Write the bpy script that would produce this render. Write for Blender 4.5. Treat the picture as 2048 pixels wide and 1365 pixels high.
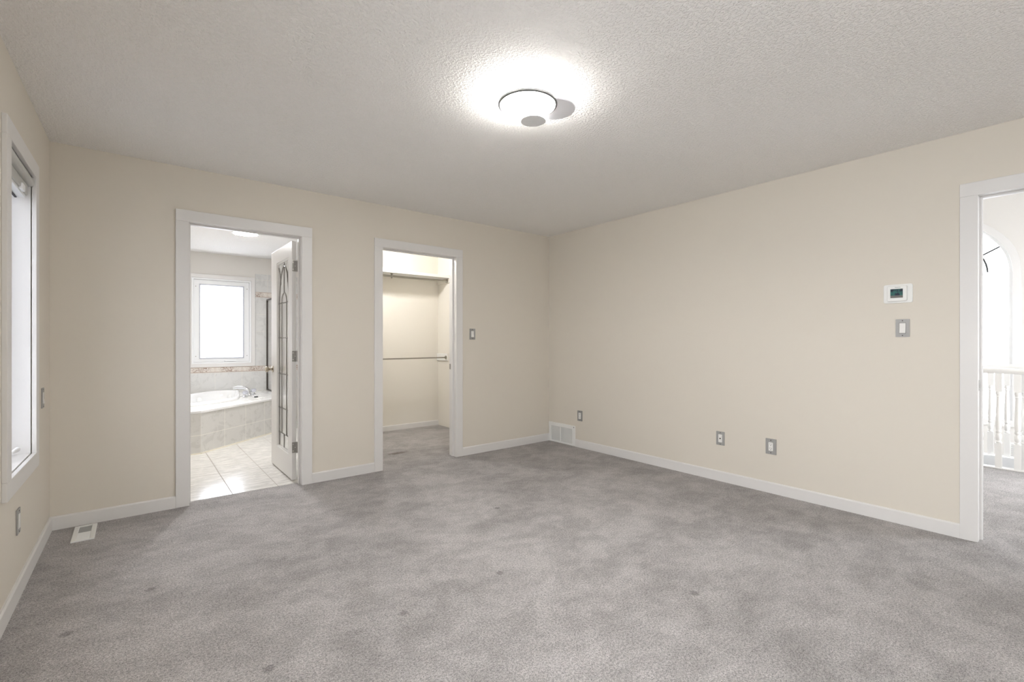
import bpy, bmesh, math, random
from mathutils import Vector, Matrix

for o in list(bpy.data.objects):
    bpy.data.objects.remove(o, do_unlink=True)
scene = bpy.context.scene
COL = scene.collection
PI = math.pi

# ------------------------------------------------------------------ camera
CAM = (-3.8803, -4.1019, 1.1864)
cam_data = bpy.data.cameras.new('camera')
cam_data.sensor_fit = 'HORIZONTAL'
cam_data.sensor_width = 36.0
cam_data.lens = 16.4763
cam_data.shift_y = 0.58 / 2048
cam_data.clip_start = 0.02
cam = bpy.data.objects.new('camera', cam_data)
COL.objects.link(cam)
cam.location = CAM
cam.rotation_euler = (PI / 2, 0, -0.679)
scene.camera = cam

# ------------------------------------------------------------------ daylight, exposure
world = bpy.data.worlds.new('overcast_sky')
scene.world = world
world.use_nodes = True
bg = world.node_tree.nodes['Background']
bg.inputs['Color'].default_value = (0.93, 0.96, 1.0, 1)
bg.inputs['Strength'].default_value = 4.5
scene.view_settings.view_transform = 'Standard'
scene.view_settings.look = 'None'
scene.view_settings.gamma = 1.0
scene.view_settings.use_curve_mapping = False
scene.view_settings.exposure = 1.62
cy = scene.cycles
cy.use_denoising = True
cy.max_bounces = 10
cy.diffuse_bounces = 6
cy.glossy_bounces = 4
cy.transmission_bounces = 6
cy.transparent_max_bounces = 12
cy.caustics_reflective = False
cy.caustics_refractive = False
cy.sample_clamp_indirect = 6.0


def portal(name, loc, rot, sx, sz):
    """sky portal: tells the renderer where daylight comes in, gives no light itself"""
    d = bpy.data.lights.new(name, 'AREA')
    d.shape = 'RECTANGLE'
    d.size = sx
    d.size_y = sz
    d.cycles.is_portal = True
    o = bpy.data.objects.new(name, d)
    COL.objects.link(o)
    o.location = loc
    o.rotation_euler = rot
    return o


portal('portal_side', (-4.50, -0.9, 1.33), (0, -PI / 2, 0), 1.42, 0.62)
portal('portal_near', (-4.54, -4.45, 1.35), (0, -PI / 2, 0), 1.7, 1.7)
portal('portal_bath', (-2.888, 3.98, 1.47), (-PI / 2, 0, 0), 0.60, 1.1)
portal('portal_hall_added', (2.4, -6.36, 1.4), (PI / 2, 0, 0), 2.1, 2.6)
portal('portal_foyer', (4.80, -2.797, 1.6), (0, PI / 2, 0), 2.5, 1.4)

# ------------------------------------------------------------------ node helpers


def mat(name):
    m = bpy.data.materials.new(name)
    m.use_nodes = True
    nt = m.node_tree
    b = nt.nodes['Principled BSDF']
    return m, nt, b


def N(nt, t, **kw):
    n = nt.nodes.new(t)
    for k, v in kw.items():
        if k.startswith('i_'):
            n.inputs[k[2:].replace('_', ' ')].default_value = v
        else:
            setattr(n, k, v)
    return n


def math_n(nt, op, a, b=None, c=None):
    n = nt.nodes.new('ShaderNodeMath')
    n.operation = op
    for i, v in enumerate((a, b, c)):
        if v is None:
            continue
        if isinstance(v, (int, float)):
            n.inputs[i].default_value = v
        else:
            nt.links.new(v, n.inputs[i])
    return n.outputs[0]


def mixc(nt, fac, a, b, mode='MIX'):
    n = nt.nodes.new('ShaderNodeMix')
    n.data_type = 'RGBA'
    n.blend_type = mode
    for sock, v in ((n.inputs[0], fac), (n.inputs[6], a), (n.inputs[7], b)):
        if isinstance(v, (int, float)):
            sock.default_value = v
        elif isinstance(v, tuple):
            sock.default_value = (*v[:3], 1)
        else:
            nt.links.new(v, sock)
    return n.outputs[2]


def noise(nt, vec, scale, detail=2.0, rough=0.5, dist=0.0):
    n = nt.nodes.new('ShaderNodeTexNoise')
    n.inputs['Scale'].default_value = scale
    n.inputs['Detail'].default_value = detail
    n.inputs['Roughness'].default_value = rough
    n.inputs['Distortion'].default_value = dist
    if vec is not None:
        nt.links.new(vec, n.inputs['Vector'])
    return n.outputs['Fac']


def ramp(nt, fac, p0, p1):
    n = nt.nodes.new('ShaderNodeMapRange')
    n.clamp = True
    n.interpolation_type = 'SMOOTHSTEP'
    nt.links.new(fac, n.inputs[0])
    n.inputs[1].default_value = p0
    n.inputs[2].default_value = p1
    return n.outputs[0]


def bump(nt, bsdf, h, strength, dist):
    n = nt.nodes.new('ShaderNodeBump')
    n.inputs['Strength'].default_value = strength
    n.inputs['Distance'].default_value = dist
    nt.links.new(h, n.inputs['Height'])
    nt.links.new(n.outputs[0], bsdf.inputs['Normal'])


def objvec(nt):
    return nt.nodes.new('ShaderNodeTexCoord').outputs['Object']


def paint(name, col, rough, nscale, bstr, bdist, detail=2.0):
    m, nt, b = mat(name)
    b.inputs['Base Color'].default_value = (*col, 1)
    b.inputs['Roughness'].default_value = rough
    v = objvec(nt)
    n1 = noise(nt, v, 3.0, 2)
    c = mixc(nt, math_n(nt, 'MULTIPLY', n1, 0.06), col, tuple(x * 0.8 for x in col))
    nt.links.new(c, b.inputs['Base Color'])
    if bstr:
        bump(nt, b, noise(nt, v, nscale, detail), bstr, bdist)
    return m


def metal(name, col, rough, metallic=1.0, brush=None):
    m, nt, b = mat(name)
    b.inputs['Base Color'].default_value = (*col, 1)
    b.inputs['Metallic'].default_value = metallic
    b.inputs['Roughness'].default_value = rough
    v = objvec(nt)
    mp = N(nt, 'ShaderNodeMapping')
    mp.inputs['Scale'].default_value = (400, 400, 30)
    nt.links.new(v, mp.inputs['Vector'])
    n1 = noise(nt, mp.outputs[0], 1.0, 2)
    c = mixc(nt, math_n(nt, 'MULTIPLY', n1, 0.35), col, tuple(x * 0.6 for x in col))
    nt.links.new(c, b.inputs['Base Color'])
    return m


def emis(name, col, strength):
    m, nt, b = mat(name)
    b.inputs['Base Color'].default_value = (0.9, 0.9, 0.88, 1)
    b.inputs['Emission Color'].default_value = (*col, 1)
    b.inputs['Emission Strength'].default_value = strength
    return m


M = {}
M['wall'] = paint('beige_wall_paint', (0.70, 0.652, 0.575), 0.75, 160, 0.08, 0.002)
M['closet_wall'] = paint('warm_closet_paint', (0.77, 0.735, 0.67), 0.75, 160, 0.08, 0.002)
M['bath_wall'] = paint('pale_bath_paint', (0.73, 0.705, 0.67), 0.75, 160, 0.08, 0.002)
M['trim'] = paint('white_trim_enamel', (0.735, 0.72, 0.705), 0.38, 60, 0.02, 0.001)
M['white'] = paint('white_plastic', (0.82, 0.82, 0.80), 0.35, 60, 0, 0)
M['vinyl'] = paint('white_vinyl', (0.84, 0.85, 0.86), 0.35, 60, 0, 0)
M['ivory'] = paint('ivory_plastic', (0.80, 0.79, 0.76), 0.4, 60, 0, 0)
M['steel'] = metal('brushed_steel', (0.40, 0.395, 0.385), 0.5, 0.25)
M['rim'] = metal('grey_lamp_rim', (0.22, 0.22, 0.22), 0.5, 0.2)
M['chrome'] = metal('chrome', (0.78, 0.79, 0.81), 0.12)
M['hinge'] = metal('satin_nickel_hinge', (0.40, 0.39, 0.37), 0.38, 0.9)
M['knob'] = metal('satin_brass_nickel', (0.50, 0.45, 0.37), 0.25)
M['rod'] = metal('zinc_closet_rod', (0.36, 0.34, 0.30), 0.35, 0.9)
M['bronze'] = metal('dark_bronze_metal', (0.10, 0.085, 0.075), 0.4, 0.8)
M['lead'] = metal('lead_came', (0.16, 0.15, 0.14), 0.4, 0.8)
M['dark'] = paint('dark_cavity', (0.03, 0.03, 0.03), 0.7, 60, 0, 0)
M['duct'] = paint('grey_duct_metal', (0.30, 0.30, 0.295), 0.6, 60, 0, 0)
M['blackrubber'] = paint('black_rubber', (0.02, 0.02, 0.02), 0.5, 60, 0, 0)
M['greyletter'] = paint('grey_print', (0.25, 0.25, 0.25), 0.6, 60, 0, 0)
M['acrylic'] = paint('white_tub_acrylic', (0.86, 0.86, 0.86), 0.12, 60, 0, 0)
M['caulk'] = paint('cream_caulk', (0.85, 0.80, 0.68), 0.5, 60, 0, 0)
M['railpaint'] = paint('white_rail_enamel', (0.82, 0.81, 0.79), 0.3, 60, 0.02, 0.001)
M['blindgrey'] = paint('grey_blind_cassette', (0.50, 0.50, 0.48), 0.45, 60, 0, 0)
M['ground'] = paint('snowy_ground', (0.42, 0.43, 0.44), 0.9, 8, 0.3, 0.05)
M['led_main'] = emis('glowing_diffuser', (1.0, 0.98, 0.95), 42.0)
M['led_drum'] = emis('glowing_drum', (1.0, 0.98, 0.95), 48.0)
M['led_bath'] = emis('glowing_bath_diffuser', (1.0, 1.0, 1.0), 100.0)
M['bulb'] = emis('warm_bulb', (1.0, 0.985, 0.955), 100.0)


def ceiling_mat():
    m, nt, b = mat('stippled_ceiling')
    v = objvec(nt)
    b.inputs['Roughness'].default_value = 0.9
    n1 = noise(nt, v, 75, 3, 0.6)
    n2 = noise(nt, v, 190, 2, 0.6)
    h = math_n(nt, 'ADD', ramp(nt, n1, 0.42, 0.68), math_n(nt, 'MULTIPLY', n2, 0.4))
    bump(nt, b, h, 0.8, 0.005)
    b.inputs['Base Color'].default_value = (0.95, 0.935, 0.915, 1)
    return m


M['ceiling'] = ceiling_mat()

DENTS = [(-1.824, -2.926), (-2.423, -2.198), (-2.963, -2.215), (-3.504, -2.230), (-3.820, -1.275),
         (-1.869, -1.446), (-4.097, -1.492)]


def carpet_mat(name, base, dents=()):
    m, nt, b = mat(name)
    v = objvec(nt)
    b.inputs['Roughness'].default_value = 1.0
    b.inputs['Specular IOR Level'].default_value = 0.1
    b.inputs['Sheen Weight'].default_value = 0.12
    b.inputs['Sheen Roughness'].default_value = 0.45
    b.inputs['Sheen Tint'].default_value = (0.95, 0.93, 0.92, 1)
    fine = noise(nt, v, 260, 2, 0.6)
    fine2 = noise(nt, v, 110, 2, 0.65)
    wob = nt.nodes.new('ShaderNodeTexNoise')
    wob.inputs['Scale'].default_value = 3.0
    nt.links.new(v, wob.inputs['Vector'])
    mp = N(nt, 'ShaderNodeMapping')
    mp.inputs['Rotation'].default_value = (0, 0, 0.5)
    mp.inputs['Scale'].default_value = (1.0, 1.25, 1.0)
    nt.links.new(v, mp.inputs['Vector'])
    big = noise(nt, mp.outputs[0], 1.1, 3, 0.55, 0.7)
    med = noise(nt, mp.outputs[0], 4.2, 5, 0.68, 0.35)
    sm = noise(nt, mp.outputs[0], 15, 4, 0.65, 0.3)
    f1 = ramp(nt, fine, 0.32, 0.68)
    f2 = ramp(nt, fine2, 0.30, 0.70)
    pile = math_n(nt, 'ADD', math_n(nt, 'MULTIPLY', f1, 0.55), math_n(nt, 'MULTIPLY', f2, 0.45))
    c1 = mixc(nt, pile, tuple(x * 0.42 for x in base), tuple(min(1, x * 1.56) for x in base))
    swirl = math_n(nt, 'ADD', math_n(nt, 'MULTIPLY', ramp(nt, big, 0.38, 0.62), 0.38),
                   math_n(nt, 'ADD', math_n(nt, 'MULTIPLY', ramp(nt, med, 0.38, 0.62), 0.42),
                          math_n(nt, 'MULTIPLY', ramp(nt, sm, 0.4, 0.62), 0.20)))
    c2 = mixc(nt, swirl, (0.72, 0.715, 0.71), (1.16, 1.16, 1.16))
    c = mixc(nt, 1.0, c1, c2, 'MULTIPLY')
    h = math_n(nt, 'ADD', math_n(nt, 'MULTIPLY', pile, 1.0), math_n(nt, 'MULTIPLY', sm, 0.6))
    sep = N(nt, 'ShaderNodeSeparateXYZ')
    nt.links.new(v, sep.inputs[0])
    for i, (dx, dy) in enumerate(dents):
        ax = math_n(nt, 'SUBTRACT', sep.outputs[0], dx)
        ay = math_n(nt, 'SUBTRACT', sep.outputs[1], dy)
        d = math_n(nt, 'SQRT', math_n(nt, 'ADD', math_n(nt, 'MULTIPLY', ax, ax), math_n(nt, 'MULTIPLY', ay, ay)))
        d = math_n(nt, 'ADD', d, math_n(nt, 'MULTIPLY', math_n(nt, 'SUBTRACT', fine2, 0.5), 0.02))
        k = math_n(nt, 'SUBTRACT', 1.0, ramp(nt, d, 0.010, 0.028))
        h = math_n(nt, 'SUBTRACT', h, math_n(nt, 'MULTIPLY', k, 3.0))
        c = mixc(nt, math_n(nt, 'MULTIPLY', k, 0.45), c, (0.10, 0.095, 0.09))  # shade inside the dent painted in as darker colour, besides the bump
    nt.links.new(c, b.inputs['Base Color'])
    bump(nt, b, h, 0.6, 0.006)
    return m


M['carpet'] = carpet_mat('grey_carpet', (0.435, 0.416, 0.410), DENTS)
M['carpet_hall'] = carpet_mat('grey_hall_carpet', (0.435, 0.416, 0.410))


def stain_carpet():
    m = carpet_mat('grey_closet_carpet', (0.435, 0.416, 0.410))
    nt = m.node_tree
    b = nt.nodes['Principled BSDF']
    src = b.inputs['Base Color'].links[0].from_socket
    v = objvec(nt)
    sep = N(nt, 'ShaderNodeSeparateXYZ')
    nt.links.new(v, sep.inputs[0])
    n1 = noise(nt, v, 30, 3)
    ax = math_n(nt, 'MULTIPLY', math_n(nt, 'SUBTRACT', sep.outputs[0], -1.706), 0.55)
    ay = math_n(nt, 'MULTIPLY', math_n(nt, 'SUBTRACT', sep.outputs[1], 0.525), 1.5)
    d = math_n(nt, 'SQRT', math_n(nt, 'ADD', math_n(nt, 'MULTIPLY', ax, ax), math_n(nt, 'MULTIPLY', ay, ay)))
    d = math_n(nt, 'ADD', d, math_n(nt, 'MULTIPLY', math_n(nt, 'SUBTRACT', n1, 0.5), 0.12))
    k = math_n(nt, 'SUBTRACT', 1.0, ramp(nt, d, 0.02, 0.09))
    c = mixc(nt, math_n(nt, 'MULTIPLY', k, 0.7), src, (0.12, 0.095, 0.07))
    nt.links.new(c, b.inputs['Base Color'])
    return m


M['carpet_closet'] = stain_carpet()


def grid_mask(nt, ca, cb, a0, pa, b0, pb, w):
    def one(c, o, p):
        fr = math_n(nt, 'FRACT', math_n(nt, 'DIVIDE', math_n(nt, 'SUBTRACT', c, o - 100 * p), p))
        d = math_n(nt, 'MULTIPLY', math_n(nt, 'MINIMUM', fr, math_n(nt, 'SUBTRACT', 1.0, fr)), p)
        return math_n(nt, 'LESS_THAN', d, w / 2)
    return math_n(nt, 'MAXIMUM', one(ca, a0, pa), one(cb, b0, pb))


def tile_mat(name, col, grout, axes, a0, pa, b0, pb, w, rough, vein=0.12, stretch=(1, 1, 1)):
    m, nt, b = mat(name)
    v = objvec(nt)
    sep = N(nt, 'ShaderNodeSeparateXYZ')
    nt.links.new(v, sep.inputs[0])
    mk = grid_mask(nt, sep.outputs[axes[0]], sep.outputs[axes[1]], a0, pa, b0, pb, w)
    mp = N(nt, 'ShaderNodeMapping')
    mp.inputs['Scale'].default_value = stretch
    nt.links.new(v, mp.inputs['Vector'])
    n1 = noise(nt, mp.outputs[0], 9, 5, 0.65, 1.0)
    c = mixc(nt, ramp(nt, n1, 0.3, 0.7), tuple(x * (1 - vein) for x in col), tuple(min(1, x * (1 + vein * 0.5)) for x in col))
    c = mixc(nt, mk, c, grout)
    nt.links.new(c, b.inputs['Base Color'])
    r = math_n(nt, 'ADD', math_n(nt, 'MULTIPLY', mk, 0.5), rough)
    r = math_n(nt, 'ADD', r, math_n(nt, 'MULTIPLY', n1, 0.12))
    nt.links.new(r, b.inputs['Roughness'])
    bump(nt, b, math_n(nt, 'SUBTRACT', math_n(nt, 'MULTIPLY', n1, 0.03), mk), 0.3, 0.002)
    return m


M['floor_tile'] = tile_mat('cream_floor_tile', (0.68, 0.66, 0.625), (0.30, 0.27, 0.24), (0, 1), -3.284, 0.3235, 0.167, 0.3235, 0.006, 0.10, 0.22, (1.0, 5.0, 1.0))
M['wall_tile'] = tile_mat('pale_wall_tile', (0.66, 0.657, 0.645), (0.76, 0.74, 0.70), (0, 2), -2.978, 0.338, 0.455, 0.28, 0.005, 0.22, 0.03)
M['wall_tile_high'] = tile_mat('pale_wall_tile_high', (0.66, 0.657, 0.645), (0.74, 0.72, 0.67), (0, 2), -2.302, 0.338, 0.818, 0.2578, 0.005, 0.22, 0.03)
M['apron_tile'] = tile_mat('pale_apron_tile', (0.64, 0.63, 0.605), (0.84, 0.82, 0.77), (0, 2), 0.0, 0.325, 0.195, 0.325, 0.006, 0.22, 0.035)
M['deck_tile'] = tile_mat('pale_deck_tile', (0.62, 0.61, 0.58), (0.72, 0.70, 0.65), (0, 1), -2.978, 0.338, 3.77, 0.338, 0.005, 0.2, 0.08)


def border_mat():
    m, nt, b = mat('floral_border_tile')
    v = objvec(nt)
    sep = N(nt, 'ShaderNodeSeparateXYZ')
    nt.links.new(v, sep.inputs[0])
    x, z = sep.outputs[0], sep.outputs[2]
    p = 0.338
    fr = math_n(nt, 'FRACT', math_n(nt, 'DIVIDE', math_n(nt, 'SUBTRACT', x, -2.978 - 100 * p), p))
    cx = math_n(nt, 'ABSOLUTE', math_n(nt, 'SUBTRACT', fr, 0.5))
    ends = math_n(nt, 'GREATER_THAN', cx, 0.472)
    joint = math_n(nt, 'GREATER_THAN', cx, 0.488)
    mid = math_n(nt, 'SUBTRACT', 1.0, ramp(nt, cx, 0.18, 0.42))
    vo = N(nt, 'ShaderNodeTexVoronoi')
    vo.feature = 'DISTANCE_TO_EDGE'
    vo.inputs['Scale'].default_value = 62
    vo.inputs['Randomness'].default_value = 1.0
    nt.links.new(v, vo.inputs['Vector'])
    n1 = noise(nt, v, 48, 3, 0.6, 2.5)
    scroll = math_n(nt, 'MULTIPLY', ramp(nt, n1, 0.48, 0.54), math_n(nt, 'ADD', math_n(nt, 'MULTIPLY', mid, 0.75), 0.25))
    c = mixc(nt, math_n(nt, 'MULTIPLY', scroll, 0.85), (0.76, 0.72, 0.67), (0.24, 0.14, 0.10))
    zz = math_n(nt, 'FRACT', math_n(nt, 'DIVIDE', z, 1.0))
    c = mixc(nt, math_n(nt, 'MULTIPLY', ends, 0.6), c, (0.45, 0.33, 0.27))
    c = mixc(nt, joint, c, (0.75, 0.72, 0.66))
    nt.links.new(c, b.inputs['Base Color'])
    b.inputs['Roughness'].default_value = 0.3
    return m


M['border'] = border_mat()
M['border_edge'] = paint('brown_border_edge', (0.50, 0.40, 0.34), 0.3, 60, 0, 0)


def glass_mat(name, tint=(1, 1, 1), frost=0.0, transl=(0.9, 0.9, 0.92)):
    m = bpy.data.materials.new(name)
    m.use_nodes = True
    nt = m.node_tree
    nt.nodes.remove(nt.nodes['Principled BSDF'])
    out = nt.nodes['Material Output']
    tr = N(nt, 'ShaderNodeBsdfTransparent')
    tr.inputs[0].default_value = (*tint, 1)
    first = tr.outputs[0]
    if frost:
        tl = N(nt, 'ShaderNodeBsdfTranslucent')
        tl.inputs[0].default_value = (*transl, 1)
        mx = N(nt, 'ShaderNodeMixShader')
        mx.inputs[0].default_value = frost
        nt.links.new(first, mx.inputs[1])
        nt.links.new(tl.outputs[0], mx.inputs[2])
        first = mx.outputs[0]
    gl = N(nt, 'ShaderNodeBsdfGlossy')
    gl.inputs['Roughness'].default_value = 0.03 if not frost else 0.2
    fr = N(nt, 'ShaderNodeFresnel')
    fr.inputs[0].default_value = 1.45
    mx = N(nt, 'ShaderNodeMixShader')
    geo = N(nt, 'ShaderNodeNewGeometry')
    front = math_n(nt, 'SUBTRACT', 1.0, geo.outputs['Backfacing'])
    nt.links.new(math_n(nt, 'MULTIPLY', fr.outputs[0], front), mx.inputs[0])
    nt.links.new(first, mx.inputs[1])
    nt.links.new(gl.outputs[0], mx.inputs[2])
    nt.links.new(mx.outputs[0], out.inputs['Surface'])
    return m


M['glass'] = glass_mat('clear_glass')
M['frost'] = glass_mat('frosted_glass', (0.95, 0.96, 1.0), 0.6)
M['screen'] = glass_mat('grey_dimming_screen', (0.52, 0.52, 0.53))  # grey tint that cuts the daylight of the side window
M['bevelglass'] = glass_mat('bevelled_door_glass', (0.97, 0.98, 0.98), 0.28)
M['crystal'] = glass_mat('crystal_knob', (0.86, 0.87, 0.93), 0.35)
M['shade'] = glass_mat('white_shade_cloth', (0.5, 0.5, 0.5), 0.95, (0.85, 0.85, 0.86))


def milky(name, col, f):
    m = bpy.data.materials.new(name)
    m.use_nodes = True
    nt = m.node_tree
    b = nt.nodes['Principled BSDF']
    b.inputs['Base Color'].default_value = (*col, 1)
    b.inputs['Roughness'].default_value = 0.4
    tl = N(nt, 'ShaderNodeBsdfTranslucent')
    tl.inputs[0].default_value = (*col, 1)
    mx = N(nt, 'ShaderNodeMixShader')
    mx.inputs[0].default_value = f
    nt.links.new(b.outputs[0], mx.inputs[1])
    nt.links.new(tl.outputs[0], mx.inputs[2])
    nt.links.new(mx.outputs[0], nt.nodes['Material Output'].inputs['Surface'])
    return m


M['lobe'] = milky('translucent_lamp_disc', (0.78, 0.78, 0.80), 0.12)


def lcd_mat():
    m, nt, b = mat('lcd_screen')
    v = objvec(nt)
    n1 = noise(nt, v, 60, 2)
    sep = N(nt, 'ShaderNodeSeparateXYZ')
    nt.links.new(v, sep.inputs[0])
    c = mixc(nt, ramp(nt, n1, 0.42, 0.6), (0.035, 0.14, 0.125), (0.02, 0.03, 0.05))
    band = math_n(nt, 'LESS_THAN', sep.outputs[2], 1.484)
    c = mixc(nt, band, c, (0.17, 0.165, 0.155))
    nt.links.new(c, b.inputs['Base Color'])
    b.inputs['Roughness'].default_value = 0.25
    return m


M['lcd'] = lcd_mat()

# ------------------------------------------------------------------ mesh helpers


class MB:
    def __init__(self):
        self.bm = bmesh.new()

    def box(self, a, b):
        x0, y0, z0 = (min(a[i], b[i]) for i in range(3))
        x1, y1, z1 = (max(a[i], b[i]) for i in range(3))
        v = [self.bm.verts.new(p) for p in ((x0, y0, z0), (x1, y0, z0), (x1, y1, z0), (x0, y1, z0), (x0, y0, z1), (x1, y0, z1), (x1, y1, z1), (x0, y1, z1))]
        for f in ((3, 2, 1, 0), (4, 5, 6, 7), (0, 1, 5, 4), (1, 2, 6, 5), (2, 3, 7, 6), (3, 0, 4, 7)):
            self.bm.faces.new([v[i] for i in f])
        return self

    def prism(self, pts, axis, lo, hi):
        """extrude a 2D polygon; axis 'x': pts are (y,z); 'y': (x,z); 'z': (x,y)"""
        def P(p, h):
            return {'x': (h, p[0], p[1]), 'y': (p[0], h, p[1]), 'z': (p[0], p[1], h)}[axis]
        a = [self.bm.verts.new(P(p, lo)) for p in pts]
        b = [self.bm.verts.new(P(p, hi)) for p in pts]
        n = len(pts)
        self.bm.faces.new(a[::-1])
        self.bm.faces.new(b)
        for i in range(n):
            self.bm.faces.new((a[i], a[(i + 1) % n], b[(i + 1) % n], b[i]))
        return self

    def ring(self, outer, inner, axis, lo, hi):
        """frame between two polygons of the same length, extruded"""
        def P(p, h):
            return {'x': (h, p[0], p[1]), 'y': (p[0], h, p[1]), 'z': (p[0], p[1], h)}[axis]
        n = len(outer)
        V = [[self.bm.verts.new(P(p, h)) for p in poly] for h in (lo, hi) for poly in (outer, inner)]
        ol, il, oh, ih = V
        for i in range(n):
            j = (i + 1) % n
            self.bm.faces.new((ol[i], ol[j], oh[j], oh[i]))
            self.bm.faces.new((il[j], il[i], ih[i], ih[j]))
            self.bm.faces.new((oh[i], oh[j], ih[j], ih[i]))
            self.bm.faces.new((ol[j], ol[i], il[i], il[j]))
        return self

    def tube(self, pts, r, seg=12, caps=True):
        pts = [Vector(p) for p in pts]
        rs = r if isinstance(r, (list, tuple)) else [r] * len(pts)
        rings = []
        up = None
        for i, p in enumerate(pts):
            t = (pts[min(i + 1, len(pts) - 1)] - pts[max(i - 1, 0)]).normalized()
            if up is None:
                up = Vector((0, 0, 1)) if abs(t.z) < 0.9 else Vector((1, 0, 0))
            a = (up - t * up.dot(t)).normalized()
            up = a
            b = t.cross(a)
            rings.append([self.bm.verts.new(p + (a * math.cos(2 * PI * k / seg) + b * math.sin(2 * PI * k / seg)) * rs[i]) for k in range(seg)])
        for r0, r1 in zip(rings, rings[1:]):
            for k in range(seg):
                self.bm.faces.new((r0[k], r0[(k + 1) % seg], r1[(k + 1) % seg], r1[k]))
        if caps:
            self.bm.faces.new(rings[0][::-1])
            self.bm.faces.new(rings[-1])
        return self

    def lathe(self, prof, c, axis=(0, 0, 1), seg=32):
        """prof: list of (radius, height) along the axis from c"""
        ax = Vector(axis).normalized()
        u = ax.orthogonal().normalized()
        w = ax.cross(u)
        c = Vector(c)
        rings = []
        for r, h in prof:
            if r < 1e-6:
                rings.append([self.bm.verts.new(c + ax * h)])
            else:
                rings.append([self.bm.verts.new(c + ax * h + (u * math.cos(2 * PI * k / seg) + w * math.sin(2 * PI * k / seg)) * r) for k in range(seg)])
        for r0, r1 in zip(rings, rings[1:]):
            if len(r0) == 1 and len(r1) == 1:
                continue
            for k in range(seg):
                j = (k + 1) % seg
                if len(r0) == 1:
                    self.bm.faces.new((r0[0], r1[j], r1[k]))
                elif len(r1) == 1:
                    self.bm.faces.new((r0[k], r0[j], r1[0]))
                else:
                    self.bm.faces.new((r0[k], r0[j], r1[j], r1[k]))
        return self

    def loft(self, loops, cap_last=True):
        vs = [[self.bm.verts.new(p) for p in lp] for lp in loops]
        n = len(vs[0])
        for a, b in zip(vs, vs[1:]):
            for k in range(n):
                self.bm.faces.new((a[k], a[(k + 1) % n], b[(k + 1) % n], b[k]))
        if cap_last:
            self.bm.faces.new(vs[-1])
        return self

    def build(self, name, material, parent=None, bevel=0, smooth=False, mx=None):
        bmesh.ops.recalc_face_normals(self.bm, faces=self.bm.faces[:])
        me = bpy.data.meshes.new(name)
        self.bm.to_mesh(me)
        self.bm.free()
        me.materials.append(M[material] if isinstance(material, str) else material)
        o = bpy.data.objects.new(name, me)
        COL.objects.link(o)
        if parent is not None:
            o.parent = parent
        if mx is not None:
            o.matrix_local = mx
        if smooth:
            for p in me.polygons:
                p.use_smooth = True
            try:
                me.set_sharp_from_angle(angle=math.radians(smooth if smooth is not True else 40))
            except Exception:
                pass
        if bevel:
            b = o.modifiers.new('edge', 'BEVEL')
            b.width = bevel
            b.segments = 2
            b.limit_method = 'ANGLE'
        return o


def tag(o, label=None, cat=None, group=None, kind=None):
    if label:
        o['label'] = label
    if cat:
        o['category'] = cat
    if group:
        o['group'] = group
    if kind:
        o['kind'] = kind
    return o


def empty(name, loc=(0, 0, 0), rz=0.0):
    o = bpy.data.objects.new(name, None)
    COL.objects.link(o)
    o.location = loc
    o.rotation_euler = (0, 0, rz)
    o.empty_display_size = 0.1
    return o


def rrect(a0, b0, a1, b1, r, n=4):
    pts = []
    for cx, cyy, s in ((a1 - r, b1 - r, 0), (a0 + r, b1 - r, 1), (a0 + r, b0 + r, 2), (a1 - r, b0 + r, 3)):
        for k in range(n + 1):
            t = (s + k / n) * PI / 2
            pts.append((cx + r * math.cos(t), cyy + r * math.sin(t)))
    return pts


def rect(a0, b0, a1, b1):
    return [(a0, b0), (a1, b0), (a1, b1), (a0, b1)]


def wall_cells(us, vs, solid, axis, lo, hi):
    """wall slab with rectangular openings; us/vs are grid lines, solid(i,j) tells which cells are filled"""
    m = MB()
    bm = m.bm
    cache = {}

    def P(u, v, h):
        k = (u, v, h)
        if k not in cache:
            cache[k] = bm.verts.new({'y': (us[u], h, vs[v]), 'x': (h, us[u], vs[v]), 'z': (us[u], vs[v], h)}[axis])
        return cache[k]
    nu, nv = len(us) - 1, len(vs) - 1

    def S(i, j):
        return 0 <= i < nu and 0 <= j < nv and solid(i, j)
    for i in range(nu):
        for j in range(nv):
            if not S(i, j):
                continue
            for h in (lo, hi):
                bm.faces.new((P(i, j, h), P(i + 1, j, h), P(i + 1, j + 1, h), P(i, j + 1, h)))
            for di, dj, e in ((-1, 0, ((i, j), (i, j + 1))), (1, 0, ((i + 1, j), (i + 1, j + 1))), (0, -1, ((i, j), (i + 1, j))), (0, 1, ((i, j + 1), (i + 1, j + 1)))):
                if not S(i + di, j + dj):
                    (a, b), (c, d) = e
                    bm.faces.new((P(a, b, lo), P(c, d, lo), P(c, d, hi), P(a, b, hi)))
    return m


def wall(name, material, axis, lo, hi, u0, u1, v0, v1, holes=(), mx=None):
    us = sorted({u0, u1} | {h[k] for h in holes for k in (0, 2)})
    vs = sorted({v0, v1} | {h[k] for h in holes for k in (1, 3)})

    def solid(i, j):
        cu, cv = (us[i] + us[i + 1]) / 2, (vs[j] + vs[j + 1]) / 2
        return not any(h[0] < cu < h[2] and h[1] < cv < h[3] for h in holes)
    o = wall_cells(us, vs, solid, axis, lo, hi).build(name, material, mx=mx)
    o['kind'] = 'structure'
    return o


def slab(name, material, a, b):
    o = MB().box(a, b).build(name, material)
    o['kind'] = 'structure'
    return o


H = 2.44
T = 0.115          # partition thickness
LMX = Matrix.Translation((-4.2908, 0, 0)) @ Matrix.Rotation(-0.011, 4, 'Z')   # frame of the slightly skewed window wall

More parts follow.
